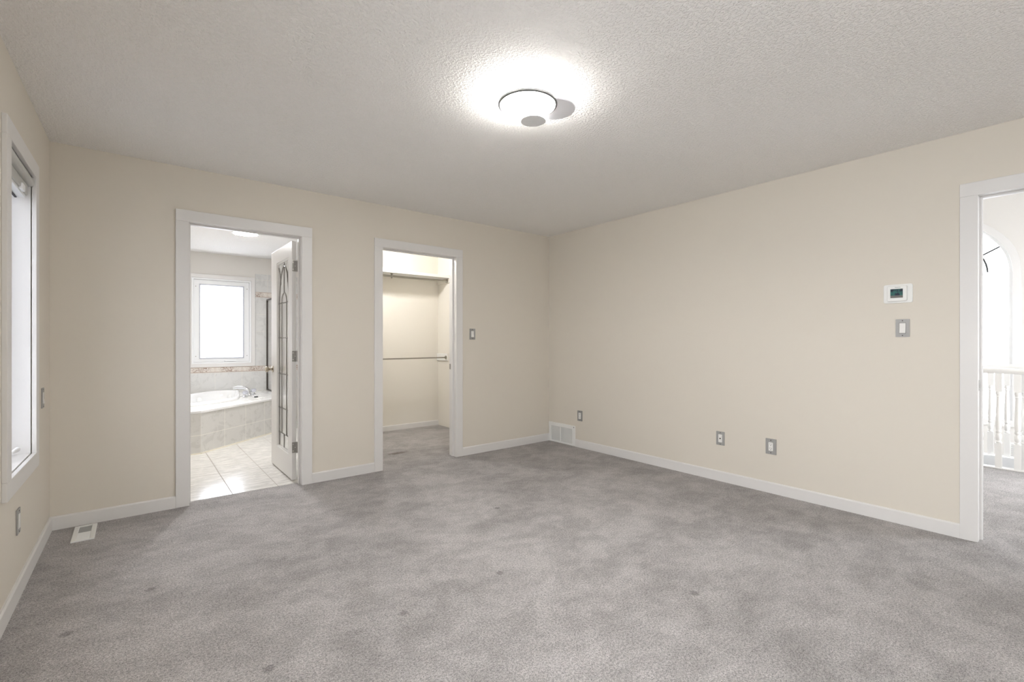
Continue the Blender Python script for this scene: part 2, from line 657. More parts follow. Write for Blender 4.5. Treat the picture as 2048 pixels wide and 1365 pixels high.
# door openings in the back wall (rough) and finished
BX0, BX1 = -3.568, -2.803      # bathroom opening
CX0, CX1 = -2.103, -1.313      # closet opening
HD = 2.05                      # head height
RY0, RY1 = -4.440, -3.678      # hall doorway in the wall x=0
JT = 0.018                     # jamb thickness

# ------------------------------------------------------------------ bedroom shell
wall('wall_back', 'wall', 'y', 0.0, T, -4.5, 0.12, 0.0, H + 0.06,
     [(BX0 - JT, 0.0, BX1 + JT, HD + JT), (CX0 - JT, 0.0, CX1 + JT, HD + JT)])
wall('wall_right', 'wall', 'x', 0.0, T, -6.3, 0.0, -2.7, 3.6, [(RY0 - JT, -0.02, RY1 + JT, HD + JT)])
WY0, WY1, WZ0, WZ1 = -1.20, -0.600, 0.598, 2.050
wall('wall_left', 'wall', 'x', -0.16, 0.0, -5.6, 0.0, 0.0, H + 0.06,
     [(WY0 - JT, WZ0 - JT, WY1 + JT, WZ1 + JT), (-5.30, 0.50, -3.60, 2.20)], mx=LMX)  # second opening holds the added, unseen window
wall('wall_front', 'wall', 'y', -5.56, -5.40, -4.6, 0.12, 0.0, H + 0.06)
slab('ceiling', 'ceiling', (-4.6, -5.5, H), (0.0, 0.0, H + 0.08))

fl = MB()
fl.box((-4.6, -5.5, -0.08), (0.0, 0.0, 0.0))
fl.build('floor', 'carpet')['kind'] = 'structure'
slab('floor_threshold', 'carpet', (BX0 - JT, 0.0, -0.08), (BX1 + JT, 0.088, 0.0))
slab('floor_closet', 'carpet_closet', (-2.22, 0.0, -0.08), (-0.511, 1.75, 0.0))
slab('floor_hall', 'carpet_hall', (0.0, -6.2, -0.25), (2.44, -1.8, 0.0))

# ------------------------------------------------------------------ baseboards
BH, BT = 0.085, 0.013


def baseboard(name, axis, segs, fixed, sign, mx=None, h=BH, material='trim', t=BT):
    m = MB()
    for a, b in segs:
        prof = [(0, 0), (sign * t, 0), (sign * t, h - 0.008), (sign * (t - 0.006), h), (0, h)]
        if axis == 'x':     # runs along x, on plane y=fixed
            m.prism([(fixed + p[0], p[1]) for p in prof], 'x', a, b)
        else:               # runs along y, on plane x=fixed
            m.prism([(fixed + p[0], p[1]) for p in prof], 'y', a, b)
    o = m.build(name, material, mx=mx)
    o['kind'] = 'structure'
    return o


baseboard('baseboard_back', 'x', [(-4.30, -3.649), (-2.725, -2.175), (-1.238, 0.0)], 0.0, -1)
baseboard('baseboard_right', 'y', [(-3.602, -0.442), (-5.4, -4.52)], 0.0, -1)
baseboard('baseboard_left', 'y', [(-5.45, -0.013)], 0.0, 1, mx=LMX)
baseboard('baseboard_closet', 'x', [(-2.22, -0.511)], 1.75, -1, h=0.07, material='trim')

# ------------------------------------------------------------------ door casings and jambs
CT = 0.016


def casing(name, axis, u0, u1, head, w, face, sign, depth, hw=None, stop_at=None):
    """flat casing boards on the room face, jamb liner through the wall, stop strip"""
    root = empty(name)
    root['kind'] = 'structure'
    hw = hw or w

    def bx(m, ua, ub, va, vb, ha, hb):
        if axis == 'y':
            m.box((ua, ha, va), (ub, hb, vb))
        else:
            m.box((ha, ua, va), (hb, ub, vb))
    f0, f1 = face, face + sign * CT
    for nm, ua, ub, va, vb in (('side_casing', u0 - w, u0, 0, head), ('side_casing', u1, u1 + w, 0, head), ('head_casing', u0 - w, u1 + w, head, head + hw)):
        m = MB()
        bx(m, ua, ub, va, vb, f0, f1)
        m.build(nm, 'trim', root, bevel=0.0025)
    m = MB()
    j0, j1 = face + sign * 0.004, face - sign * depth
    bx(m, u0 - JT, u0, 0, head, j0, j1)
    bx(m, u1, u1 + JT, 0, head, j0, j1)
    bx(m, u0 - JT, u1 + JT, head, head + JT, j0, j1)
    m.build('jamb', 'trim', root, bevel=0.0015)
    if stop_at is not None:
        s0, s1 = face - sign * stop_at, face - sign * (stop_at + 0.032)
        m = MB()
        bx(m, u0, u0 + 0.011, 0, head, s0, s1)
        bx(m, u1 - 0.011, u1, 0, head, s0, s1)
        bx(m, u0 + 0.011, u1 - 0.011, head - 0.011, head, s0, s1)
        m.build('door_stop', 'trim', root, bevel=0.0015)
    return root


bath_frame = casing('trim_1', 'y', BX0, BX1, HD, 0.081, 0.0, -1, T + 0.005, stop_at=0.045)
closet_frame = casing('trim_2', 'y', CX0, CX1, HD, 0.078, 0.0, -1, T + 0.008, hw=0.078, stop_at=0.045)
hall_frame = casing('trim_3', 'x', RY0, RY1, HD, 0.079, 0.0, -1, T + 0.005, stop_at=0.055)

# strike plates on the jambs
m = MB().prism(rrect(0.090, 0.895, 0.118, 0.952, 0.004), 'x', CX1 - 0.0022, CX1 - 0.0002)
o = m.build('strike_plate', 'hinge', closet_frame)
m = MB().ring(rrect(0.012, 0.895, 0.042, 0.955, 0.004), rrect(0.020, 0.910, 0.034, 0.940, 0.002), 'y', RY1 - 0.0025, RY1 - 0.0003)
o = m.build('strike_plate', 'hinge', hall_frame)

# ------------------------------------------------------------------ window_1 : tall window in the side wall
win = empty('window_1')
win.matrix_local = LMX
win['kind'] = 'structure'
cw = 0.081
for nm, a0, a1, b0, b1 in (('side_casing', WY0 - cw, WY0, WZ0, WZ1), ('side_casing', WY1, WY1 + cw, WZ0, WZ1),
                           ('head_casing', WY0 - cw, WY1 + cw, WZ1, WZ1 + cw), ('bottom_casing', WY0 - cw, WY1 + cw, WZ0 - cw, WZ0)):
    MB().box((0.0, a0, b0), (0.018, a1, b1)).build(nm, 'trim', win, bevel=0.002)
MB().ring(rect(WY0 - JT, WZ0 - JT, WY1 + JT, WZ1 + JT), rect(WY0 + 0.003, WZ0 + 0.003, WY1 - 0.003, WZ1 - 0.003), 'x', -0.16, -0.004).build('jamb_liner', 'trim', win, bevel=0.0015)
MB().ring(rect(WY0 + 0.003, WZ0 + 0.003, WY1 - 0.003, WZ1 - 0.003), rect(WY0 + 0.045, WZ0 + 0.045, WY1 - 0.045, WZ1 - 0.045), 'x', -0.150, -0.115).build('sash_frame', 'vinyl', win, bevel=0.003)
MB().box((-0.137, WY0 + 0.04, WZ0 + 0.04), (-0.131, WY1 - 0.04, WZ1 - 0.04)).build('pane', 'glass', win)
MB().box((-0.1125, WY0 + 0.03, WZ0 + 0.03), (-0.1115, WY1 - 0.03, WZ1 - 0.03)).build('dimming_screen', 'screen', win)  # unseen screen added to dim the daylight on the reveal
ch = empty('crank_handle')
ch.parent = win
MB().box((-0.112, -0.96, WZ0 + 0.004), (-0.085, -0.84, WZ0 + 0.022)).build('crank_housing', 'vinyl', ch, bevel=0.004)
MB().tube([(-0.09, -0.90, 0.617), (-0.075, -0.86, 0.628), (-0.062, -0.80, 0.630), (-0.052, -0.765, 0.634)], [0.007, 0.006, 0.006, 0.006], 10).build('crank_arm', 'vinyl', ch, smooth=True)
MB().tube([(-0.052, -0.77, 0.634), (-0.035, -0.715, 0.645)], [0.009, 0.011], 12).build('crank_grip', 'vinyl', ch, smooth=True)

# blind in that window: grey cassette with a half-lowered roll and white bottom rail
bl = empty('roller_blind')
bl.matrix_local = LMX
tag(bl, 'grey roller blind rolled up at the top of the tall narrow window', 'window blind')
yA, yB = WY0 + 0.006, WY1 - 0.006
MB().prism(rrect(-0.034, 1.996, 0.010, 2.042, 0.018, 6), 'y', yA, yB).build('cassette', 'blindgrey', bl, smooth=True)
MB().box((-0.050, yA + 0.004, 1.945), (-0.012, yB - 0.012, 1.998)).build('rolled_fabric', 'blindgrey', bl, bevel=0.006)
MB().box((-0.062, yA + 0.004, 1.930), (-0.020, yB - 0.020, 1.9455)).build('bottom_rail', 'vinyl', bl, bevel=0.003)
MB().box((-0.058, yA + 0.006, 1.924), (-0.050, yB - 0.030, 1.931)).build('weather_strip', 'blackrubber', bl)
mt = MB().box((-0.020, -0.80, 1.935), (-0.004, -0.74, 1.968))
mt.build('pull_tab', 'vinyl', bl, bevel=0.004)

# window_2_added : unseen wide window further along the same wall, added to light the room
w2 = empty('window_2_added')
w2.matrix_local = LMX
w2['kind'] = 'structure'
MB().ring(rect(-5.30, 0.50, -3.60, 2.20), rect(-5.24, 0.56, -3.66, 2.14), 'x', -0.15, -0.04).build('sash_frame', 'vinyl', w2)
MB().box((-0.13, -4.48, 0.56), (-0.07, -4.42, 2.14)).build('mullion', 'vinyl', w2)
MB().box((-0.106, -5.24, 0.56), (-0.100, -3.66, 2.14)).build('pane', 'glass', w2)
MB().ring(rect(-5.38, 0.42, -3.52, 2.28), rect(-5.30, 0.50, -3.60, 2.20), 'x', 0.0, 0.018).build('casing', 'trim', w2)

# ------------------------------------------------------------------ bathroom
BY = 3.769
BWX0, BWX1, BWZ0, BWZ1 = -3.255, -2.521, 0.868, 2.080    # inside of the window casing
wall('wall_bathroom_window', 'bath_wall', 'y', BY, BY + 0.16, -4.5, -1.2, 0.0, 2.5, [(BWX0, BWZ0, BWX1, BWZ1)])
wall('wall_bathroom_left', 'bath_wall', 'x', -4.45, -4.30, T, BY, 0.0, 2.5)
wall('wall_bathroom_partition', 'bath_wall', 'x', -2.32, -2.22, T, 1.87, 0.0, 2.5)
wall('wall_shower_side', 'wall_tile', 'x', -1.35, -1.25, 1.87, BY, 0.0, 2.5)
slab('ceiling_bathroom', 'ceiling', (-4.45, T, H), (-1.25, BY, H + 0.08))
fb_ = MB().box((-4.3, 0.088, -0.08), (-2.27, 1.87, 0.001)).box((-4.3, 1.87, -0.08), (-1.3, BY, 0.001)).build('floor_bathroom', 'floor_tile')
fb_['kind'] = 'structure'
baseboard('baseboard_bathroom', 'y', [(T, 1.80)], -2.32, -1)

# tile cladding of the window wall
TT = 0.010
o = MB().box((-4.25, BY - TT, 0.44), (-1.35, BY, 0.742)).build('trim_4', 'wall_tile')
o['kind'] = 'structure'
o = MB().box((-4.25, BY - TT - 0.001, 0.742), (-1.35, BY, 0.818)).build('trim_5', 'border')
o['kind'] = 'structure'
MB().box((-4.25, BY - TT - 0.003, 0.742), (-1.35, BY - TT, 0.750)).build('border_edge', 'border_edge', o)
MB().box((-4.25, BY - TT - 0.003, 0.810), (-1.35, BY - TT, 0.818)).build('border_edge', 'border_edge', o)
o = MB().box((-2.466, BY - TT, 0.818), (-1.35, BY, 1.849)).box((-2.466, BY - TT, 1.925), (-1.35, BY, 2.195)).build('trim_6', 'wall_tile_high')
o['kind'] = 'structure'
o = MB().box((-2.466, BY - TT - 0.001, 1.849), (-1.35, BY, 1.925)).build('trim_7', 'border')
o['kind'] = 'structure'
MB().box((-2.466, BY - TT - 0.003, 1.849), (-1.35, BY - TT, 1.857)).build('border_edge', 'border_edge', o)
MB().box((-2.466, BY - TT - 0.003, 1.917), (-1.35, BY - TT, 1.925)).build('border_edge', 'border_edge', o)

bw = empty('window_3')
bw['kind'] = 'structure'
MB().ring(rect(-3.307, 0.818, -2.469, 2.134), rect(BWX0, BWZ0, BWX1, BWZ1), 'y', BY - 0.022, BY).build('casing', 'trim', bw, bevel=0.003)
MB().ring(rect(BWX0, BWZ0, BWX1, BWZ1), rect(BWX0 + 0.022, BWZ0 + 0.022, BWX1 - 0.022, BWZ1 - 0.022), 'y', BY - 0.012, BY + 0.16).build('jamb_liner', 'vinyl', bw, bevel=0.003)
MB().ring(rect(BWX0 + 0.022, BWZ0 + 0.022, BWX1 - 0.022, BWZ1 - 0.022), rect(-3.157, 0.947, -2.620, 1.989), 'y', BY + 0.014, BY + 0.06).build('sash_frame', 'vinyl', bw, bevel=0.006)
MB().ring(rect(-3.165, 0.939, -2.612, 1.997), rect(-3.150, 0.954, -2.627, 1.982), 'y', BY + 0.006, BY + 0.05).build('glazing_bead', metal('grey_glazing_bead', (0.55, 0.56, 0.62), 0.5, 0.3), bw)
MB().box((-3.157, BY + 0.034, 0.947), (-2.620, BY + 0.040, 1.989)).build('frosted_pane', 'frost', bw)
m = MB().box((-2.86, BY - 0.012, 0.897), (-2.71, BY + 0.016, 0.911))
m.build('crank_handle', 'vinyl', bw, bevel=0.004)
for sx in (-3.205, -2.572):
    for sz in (0.975, 1.960):
        MB().lathe([(0, 0.003), (0.006, 0.002), (0.006, 0)], (sx, BY + 0.014, sz), (0, -1, 0), 10).build('screw', 'hinge', bw)

# bathroom ceiling light
bcl = empty('bathroom_ceiling_light', (-2.93, 1.715, H))
tag(bcl, 'glowing round flush ceiling lamp inside the bathroom', 'ceiling light')
MB().lathe([(0, 0), (0.125, 0), (0.125, -0.02), (0, -0.02)], (0, 0, 0)).build('base', 'white', bcl, smooth=True)
MB().lathe([(0.12, -0.02), (0.14, -0.03), (0.14, -0.06), (0.12, -0.08)], (0, 0, 0)).build('shade_rim', 'white', bcl, smooth=True)

MB().lathe([(0.12, -0.08), (0.06, -0.09), (0, -0.092)], (0, 0, 0)).build('lamp_shade', 'led_bath', bcl, smooth=True)

# tub deck with angled tiled front
DZ = 0.45
APR = [(-4.249, 1.80), (-3.33, 1.80), (-2.32, 2.695), (-2.32, BY - TT), (-4.249, BY - TT)]
RIM = [(-3.38, 2.33), (-3.10, 2.47), (-2.92, 2.63), (-2.85, 2.80), (-2.80, 3.06), (-2.765, 3.32), (-2.75, 3.56), (-2.85, 3.69), (-3.06, 3.66), (-3.30, 3.40), (-3.55, 3.15), (-3.72, 2.85), (-3.74, 2.55), (-3.60, 2.36)]


def smooth_loop(pts, n=6):
    out = []
    k = len(pts)
    for i in range(k):
        p0, p1, p2, p3 = (Vector((*pts[(i + d) % k], 0)) for d in (-1, 0, 1, 2))
        for s in range(n):
            t = s / n
            q = 0.5 * ((2 * p1) + (p2 - p0) * t + (2 * p0 - 5 * p1 + 4 * p2 - p3) * t * t + (3 * p1 - p0 - 3 * p2 + p3) * t ** 3)
            out.append((q.x, q.y))
    return out


RL = smooth_loop(RIM)
rc = Vector((sum(p[0] for p in RL) / len(RL), sum(p[1] for p in RL) / len(RL)))


def scaled(f, z, dx=0.0):
    return [(rc.x + (p[0] - rc.x) * f + dx, rc.y + (p[1] - rc.y) * f, z) for p in RL]


deck = empty('tub_surround', (0, 0, 0))
tag(deck, 'tiled corner tub surround with an angled front under the bathroom window', 'tub surround')
m = MB()
lo = [m.bm.verts.new((*p, DZ)) for p in APR]
li = [m.bm.verts.new(p) for p in scaled(0.99, DZ)]
ed = []
for lp in (lo, li):
    for i in range(len(lp)):
        ed.append(m.bm.edges.new((lp[i], lp[(i + 1) % len(lp)])))
bmesh.ops.triangle_fill(m.bm, use_beauty=True, use_dissolve=False, edges=ed)
m.build('deck_top', 'deck_tile', deck)
# apron faces, each with its own local x axis so that the tile pattern runs along it
for a, b in ((APR[0], APR[1]), (APR[1], APR[2])):
    a, b = Vector(a), Vector(b)
    L_ = (b - a).length
    ang = math.atan2(b.y - a.y, b.x - a.x)
    off = 0.0 if a.x < -4 else 0.0
    x_shift = 0.0
    o = MB().box((0, 0.0, 0.0), (L_, 0.012, DZ)).build('apron', 'apron_tile', deck)
    o.matrix_local = Matrix.Translation((a.x, a.y, 0)) @ Matrix.Rotation(ang, 4, 'Z')
    o = MB().box((-0.004, -0.006, DZ - 0.022), (L_ + 0.004, 0.014, DZ + 0.003)).build('nosing', 'acrylic', deck, bevel=0.004)
    o.matrix_local = Matrix.Translation((a.x, a.y, 0)) @ Matrix.Rotation(ang, 4, 'Z')
    o = MB().box((0, -0.007, 0.0), (L_, 0.002, 0.011)).build('caulk_line', 'caulk', deck)
    o.matrix_local = Matrix.Translation((a.x, a.y, 0)) @ Matrix.Rotation(ang, 4, 'Z')

tub = MB().loft([scaled(1.07, DZ + 0.001), scaled(1.07, DZ + 0.022), scaled(1.05, DZ + 0.034), scaled(1.01, DZ + 0.034), scaled(0.985, DZ + 0.024),
                 scaled(0.95, DZ - 0.08), scaled(0.90, 0.18), scaled(0.82, 0.10), scaled(0.6, 0.085)]).build('bathtub', 'acrylic', smooth=60)
tag(tub, 'white oval bathtub set into the tiled surround', 'bathtub')
for k, (jx, jy) in enumerate(((-3.20, 3.50), (-2.80, 3.62))):
    d = Vector((rc.x - jx, rc.y - jy, 0)).normalized()
    MB().lathe([(0.03, 0.0), (0.03, 0.008), (0.018, 0.014), (0, 0.014)], (jx + d.x * 0.055, jy + d.y * 0.055, 0.40), (d.x, d.y, 0.12), 16).build('jet_nozzle', 'white', tub, smooth=True)

fz = DZ + 0.001
fau = empty('tub_faucet', (-2.665, 3.06, fz))
tag(fau, 'chrome tub faucet with two crystal knobs on the tub deck', 'faucet')
MB().lathe([(0, 0), (0.032, 0), (0.032, 0.008), (0.024, 0.014), (0.02, 0.03), (0, 0.03)], (0, 0, 0), seg=20).build('spout_base', 'chrome', fau, smooth=True)
MB().tube([(0, 0, 0.02), (-0.005, 0.003, 0.07), (-0.05, 0.03, 0.105), (-0.12, 0.075, 0.115), (-0.17, 0.11, 0.10)], [0.022, 0.022, 0.02, 0.018, 0.016], 14).build('spout', 'chrome', fau, smooth=True)
for dx, dy in ((-0.071, -0.125), (0.075, 0.136)):
    h_ = MB().lathe([(0, 0), (0.028, 0), (0.028, 0.006), (0.014, 0.012), (0.010, 0.034), (0, 0.034)], (dx, dy, 0), seg=18).build('handle', 'chrome', fau, smooth=True)
    prof = [(0, 0.030), (0.022, 0.032), (0.034, 0.048), (0.034, 0.066), (0.024, 0.080), (0, 0.082)]
    MB().lathe(prof, (dx, dy, 0), seg=8).build('crystal_knob', 'crystal', h_)
st = MB().lathe([(0, 0), (0.022, 0), (0.024, 0.006), (0.02, 0.012), (0, 0.014)], (-2.63, 2.80, fz), seg=18).build('drain_stopper', 'blackrubber', smooth=True)
tag(st, 'small black round stopper lying on the tub deck', 'stopper')

# shower screen: dark framed glass standing on the deck end
sh = empty('shower_screen', (-2.307, BY - TT, DZ))
tag(sh, 'glass shower screen in a dark bronze frame beside the tub deck', 'shower screen')
MB().box((-0.011, -0.022, 0.003), (0.011, -0.001, 1.37)).build('wall_post', 'bronze', sh)
MB().box((-0.011, -1.0, 0.003), (0.011, -0.022, 0.02)).build('bottom_rail', 'bronze', sh)
MB().box((-0.011, -1.0, 1.352), (0.011, -0.022, 1.37)).build('top_rail', 'bronze', sh)
MB().box((-0.011, -1.022, 0.003), (0.011, -1.0, 1.37)).build('end_post', 'bronze', sh)
MB().box((-0.003, -1.0, 0.02), (0.003, -0.022, 1.352)).build('pane', 'glass', sh)
slab('wall_shower_kerb', 'wall_tile', (-2.32, 2.66, 0.0), (-2.22, BY - TT, DZ - 0.001))

# ------------------------------------------------------------------ bathroom door (opened into the bathroom)
dr = empty('door_1', (-2.842, 0.145, 0.0), 0.0)
dr['kind'] = 'structure'
tag(dr, 'white bathroom door with a leaded glass panel standing open', 'door')
DW, DT = 0.752, 0.036
Z0, Z1 = 0.014, 2.036
GY0, GY1, GZ0, GZ1 = 0.118, 0.535, 0.215, 1.912
MB().ring(rect(0, Z0, DW, Z1), rect(GY0, GZ0, GY1, GZ1), 'x', 0.0, DT).build('door_slab', 'trim', dr, bevel=0.002)
MB().ring(rect(GY0 - 0.004, GZ0 - 0.004, GY1 + 0.004, GZ1 + 0.004), rect(GY0 + 0.014, GZ0 + 0.014, GY1 - 0.014, GZ1 - 0.014), 'x', 0.004, DT - 0.004).build('glazing_bead', 'trim', dr, bevel=0.003)
gp = MB().box((0.015, GY0 + 0.01, GZ0 + 0.01), (0.021, GY1 - 0.01, GZ1 - 0.01)).build('glass_pane', 'bevelglass', dr)
g0, g1, gm = GY0 + 0.014, GY1 - 0.014, (GY0 + GY1) / 2
b0, b1 = GZ0 + 0.014, GZ1 - 0.014


def came(pts, r=0.0065):
    m_ = MB()
    m_.tube([(0.018, p[0], p[1]) for p in pts], r, 6)
    return m_.build('lead_came', 'lead', dr, smooth=True)


hwd = (g1 - g0) / 2


def arc(c, zc, a, b, t0, t1, n=14):
    return [(c + a * math.cos(t0 + (t1 - t0) * k / n), zc + b * math.sin(t0 + (t1 - t0) * k / n)) for k in range(n + 1)]


came([(gm, b1), (gm, 1.62)])
came(arc(gm, 1.52, hwd * 0.86, 0.345, 0.0, PI))
came([(g0, b1 - 0.03), (g0 + 0.05, b1 - 0.10), (g0 + 0.075, b1 - 0.19)])
came([(g1, b1 - 0.03), (g1 - 0.05, b1 - 0.10), (g1 - 0.075, b1 - 0.19)])
came(arc(gm, 1.54, 0.085, 0.085, 0.0, PI))
for yy in (gm - 0.085, gm + 0.085):
    came([(yy, 1.54), (yy, b0 + 0.12)])
for yy in (g0 + 0.028, g1 - 0.028):
    came([(yy, 1.52), (yy, b0)])
for zz in (1.535, 1.219, 0.890, 0.577, b0 + 0.12):
    came([(g0, zz), (g1, zz)], 0.0055)
came([(gm, b0 + 0.12), (gm, b0)])
for zc in (1.824, 1.06, 0.287):
    hg = MB().box((0.002, -0.0025, zc - 0.045), (DT - 0.002, 0.0005, zc + 0.045)).build('hinge', 'hinge', dr)
    MB().tube([(DT + 0.004, -0.006, zc - 0.046), (DT + 0.004, -0.006, zc + 0.046)], 0.0055, 10).build('hinge_pin', 'hinge', hg, smooth=True)
    for sx, sz in ((0.010, 0.028), (0.026, 0.0), (0.010, -0.028)):
        MB().lathe([(0, 0.001), (0.004, 0.001), (0.004, 0)], (sx, -0.0025, zc + sz), (0, -1, 0), 8).build('hinge_screw', 'white', hg)
for sgn, x0 in ((-1, 0.0), (1, DT)):
    kb = MB().lathe([(0, 0), (0.032, 0), (0.032, 0.004), (0.026, 0.009), (0.012, 0.012), (0.011, 0.032), (0.022, 0.040), (0.028, 0.052), (0.026, 0.064), (0.014, 0.070), (0, 0.071)],
                    (x0, DW - 0.065, 0.921), (sgn, 0, 0), 24).build('knob', 'knob', dr, smooth=True)

# ------------------------------------------------------------------ closet
CXR = -0.511
wall('wall_closet_back', 'closet_wall', 'y', 1.75, 1.87, -2.22, -0.40, 0.0, 2.5)
wall('wall_closet_side', 'closet_wall', 'x', CXR, CXR + 0.1, T, 1.75, 0.0, 2.5)
slab('ceiling_closet', 'ceiling', (-2.22, T, H), (CXR, 1.75, H + 0.08))
sf = MB().box((-2.219, 1.405, 2.048), (CXR - 0.001, 1.749, 2.086)).build('closet_shelf', 'white', bevel=0.002)
tag(sf, 'white closet shelf above the upper hanging rod', 'shelf')
cl = MB().box((CXR - 0.018, 1.42, 1.985), (CXR - 0.0005, 1.749, 2.047)).build('shelf_cleat', 'closet_wall', sf)


def rod(name, z, y, r, label, hook):
    root = empty(name, (0, y, z))
    tag(root, label, 'closet rod', 'hanging rods in the closet')
    MB().tube([(-2.219, 0, 0), (CXR - 0.020, 0, 0)], r, 14).build('bar', 'rod', root, smooth=True)
    f_ = MB().lathe([(0, 0), (0.026, 0), (0.026, -0.006), (r + 0.004, -0.010), (r + 0.004, -0.022), (r, -0.024)], (CXR - 0.019, 0, 0), (1, 0, 0), 20).build('end_flange', 'rod', root, smooth=True)
    for dz in (-0.018, 0.018):
        MB().lathe([(0, 0.002), (0.005, 0.002), (0.005, 0)], (CXR - 0.0251, 0, dz), (-1, 0, 0), 8).build('screw', 'rod', f_)
    if hook:
        hm = MB().tube([(-1.34, 0.0, 0.034), (-1.34, 0.0, 0.014)], [0.018, 0.007], 10)
        hm.tube([(-1.34, -0.017, 0.02), (-1.34, -0.019, -0.004), (-1.34, -0.010, -0.021), (-1.34, 0.0, -0.024), (-1.34, 0.012, -0.02), (-1.34, 0.018, -0.006)], 0.006, 8)
        hm.box((-1.347, -0.018, 0.014), (-1.333, 0.006, 0.022))
        hm.build('support_hook', 'rod', root, smooth=True)
    return root


rod('closet_rod', 2.012, 1.47, 0.0125, 'metal closet rod hung just below the white shelf', True)
rod('closet_rod', 0.963, 1.50, 0.0085, 'thin lower closet rod crossing the closet at waist height', False)
ct = MB().box((CXR - 0.018, 1.47, 0.918), (CXR - 0.0005, 1.749, 1.018)).build('rod_cleat', 'white', bevel=0.002)
tag(ct, 'white board on the closet side wall carrying the lower rod', 'rod support board')

lampc = empty('closet_light', (-1.75, 0.95, H))
tag(lampc, 'small bare bulb lamp on the closet ceiling', 'ceiling light')
MB().lathe([(0, 0), (0.055, 0), (0.055, -0.015), (0.02, -0.03), (0, -0.03)], (0, 0, 0), seg=24).build('base', 'white', lampc, smooth=True)
MB().lathe([(0.02, -0.03), (0.05, -0.045), (0.068, -0.075), (0.07, -0.095), (0.055, -0.13), (0.03, -0.145), (0, -0.15)], (0, 0, 0), seg=20).build('bulb', 'bulb', lampc, smooth=True)

# ------------------------------------------------------------------ bedroom ceiling light: three round discs
lt = empty('ceiling_light', (-2.313, -2.287, H))
tag(lt, 'lit flush ceiling lamp of three overlapping round discs', 'ceiling light')
MB().lathe([(0, 0), (0.10, 0), (0.10, -0.008), (0, -0.008)], (0, 0, 0)).build('base', 'white', lt, smooth=True)
MB().lathe([(0, -0.008), (0.128, -0.009), (0.128, -0.034), (0, -0.034)], (0, 0, 0), seg=48).build('lit_drum', 'led_drum', lt, smooth=30)
MB().lathe([(0, -0.035), (0.141, -0.035), (0.141, -0.044), (0, -0.046)], (0, 0, 0), seg=64).build('diffuser_disc', 'led_main', lt, smooth=30)
MB().lathe([(0.1415, -0.034), (0.1510, -0.036), (0.1510, -0.046), (0.1415, -0.050), (0.1415, -0.034)], (0, 0, 0), seg=64).build('disc_rim', 'rim', lt, smooth=30)
MB().lathe([(0, -0.058), (0.067, -0.058), (0.068, -0.061), (0.067, -0.066), (0, -0.067)], (0.109, 0.080, 0), seg=48).build('small_disc', 'vinyl', lt, smooth=30)
MB().tube([(0.095, 0.070, -0.059), (0.095, 0.070, -0.043)], 0.010, 12).build('disc_stem', 'white', lt, smooth=True)
MB().lathe([(0, -0.036), (0.110, -0.036), (0.112, -0.039), (0.110, -0.043), (0, -0.044)], (0.141, -0.046, 0), seg=56).build('side_disc', 'lobe', lt, smooth=30)

# ------------------------------------------------------------------ wall plates


def frame_on(wall_):
    """local frame of a wall plate: x out of the wall, y along it (seen from the room: to the viewer's right is -y), z up"""
    return {'right': Matrix.Rotation(PI, 4, 'Z'), 'back': Matrix.Rotation(-PI / 2, 4, 'Z'), 'left': Matrix.Identity(4)}[wall_]


def plate(name, cat, label, wall_, u, z, insert, group, w=0.071, h=0.115):
    root = empty(name)
    if wall_ == 'right':
        base = Matrix.Translation((0, u, z)) @ frame_on('right')
    elif wall_ == 'back':
        base = Matrix.Translation((u, 0, z)) @ frame_on('back')
    else:
        base = LMX @ Matrix.Translation((0, u, z))
    root.matrix_world = base
    tag(root, label, cat, group)
    ow, oh = w / 2, h / 2
    iw, ih = 0.0170, 0.0335
    m_ = MB()
    out = rrect(-ow, -oh, ow, oh, 0.003, 3)
    inn = rrect(-iw - 0.0005, -ih - 0.0005, iw + 0.0005, ih + 0.0005, 0.0008, 3)
    m_.ring(out, inn, 'x', 0.0003, 0.006)
    pl_ = m_.build('face_plate', 'steel', root, bevel=0.0012)
    for dz in (-0.048, 0.048):
        MB().lathe([(0, 0.0012), (0.0035, 0.0012), (0.0035, 0)], (0.006, 0, dz), (1, 0, 0), 10).build('screw', 'bronze', pl_)
    MB().box((0.0003, -iw - 0.003, -ih - 0.003), (0.002, iw + 0.003, ih + 0.003)).build('wall_box', 'dark', root)
    if insert == 'rocker':
        MB().prism([(0.002, -ih + 0.001), (0.0105, -ih + 0.001), (0.0065, 0.0), (0.0075, ih - 0.001), (0.002, ih - 0.001)], 'y', -iw + 0.001, iw - 0.001).build('rocker', 'ivory', root, bevel=0.0006)
    else:
        body = MB().box((0.002, -iw + 0.0003, -ih + 0.0003), (0.0080, iw - 0.0003, ih - 0.0003)).build('insert', 'ivory', root, bevel=0.0006)
        if insert == 'duplex':
            for zc in (0.0165, -0.0165):
                MB().box((0.0078, 0.0050, zc), (0.0084, 0.0070, zc + 0.008)).build('slot', 'dark', body)
                MB().box((0.0078, -0.0070, zc), (0.0084, -0.0050, zc + 0.008)).build('slot', 'dark', body)
                MB().lathe([(0, 0.0004), (0.0026, 0.0004), (0.0026, 0)], (0.0080, 0, zc - 0.0065), (1, 0, 0), 10).build('ground_hole', 'dark', body)
        elif insert == 'jack':
            MB().lathe([(0, 0.006), (0.0045, 0.006), (0.0045, 0.001), (0.006, 0.0)], (0.0080, 0, -0.001), (1, 0, 0), 12).build('coax_socket', 'bronze', body, smooth=True)
    return root


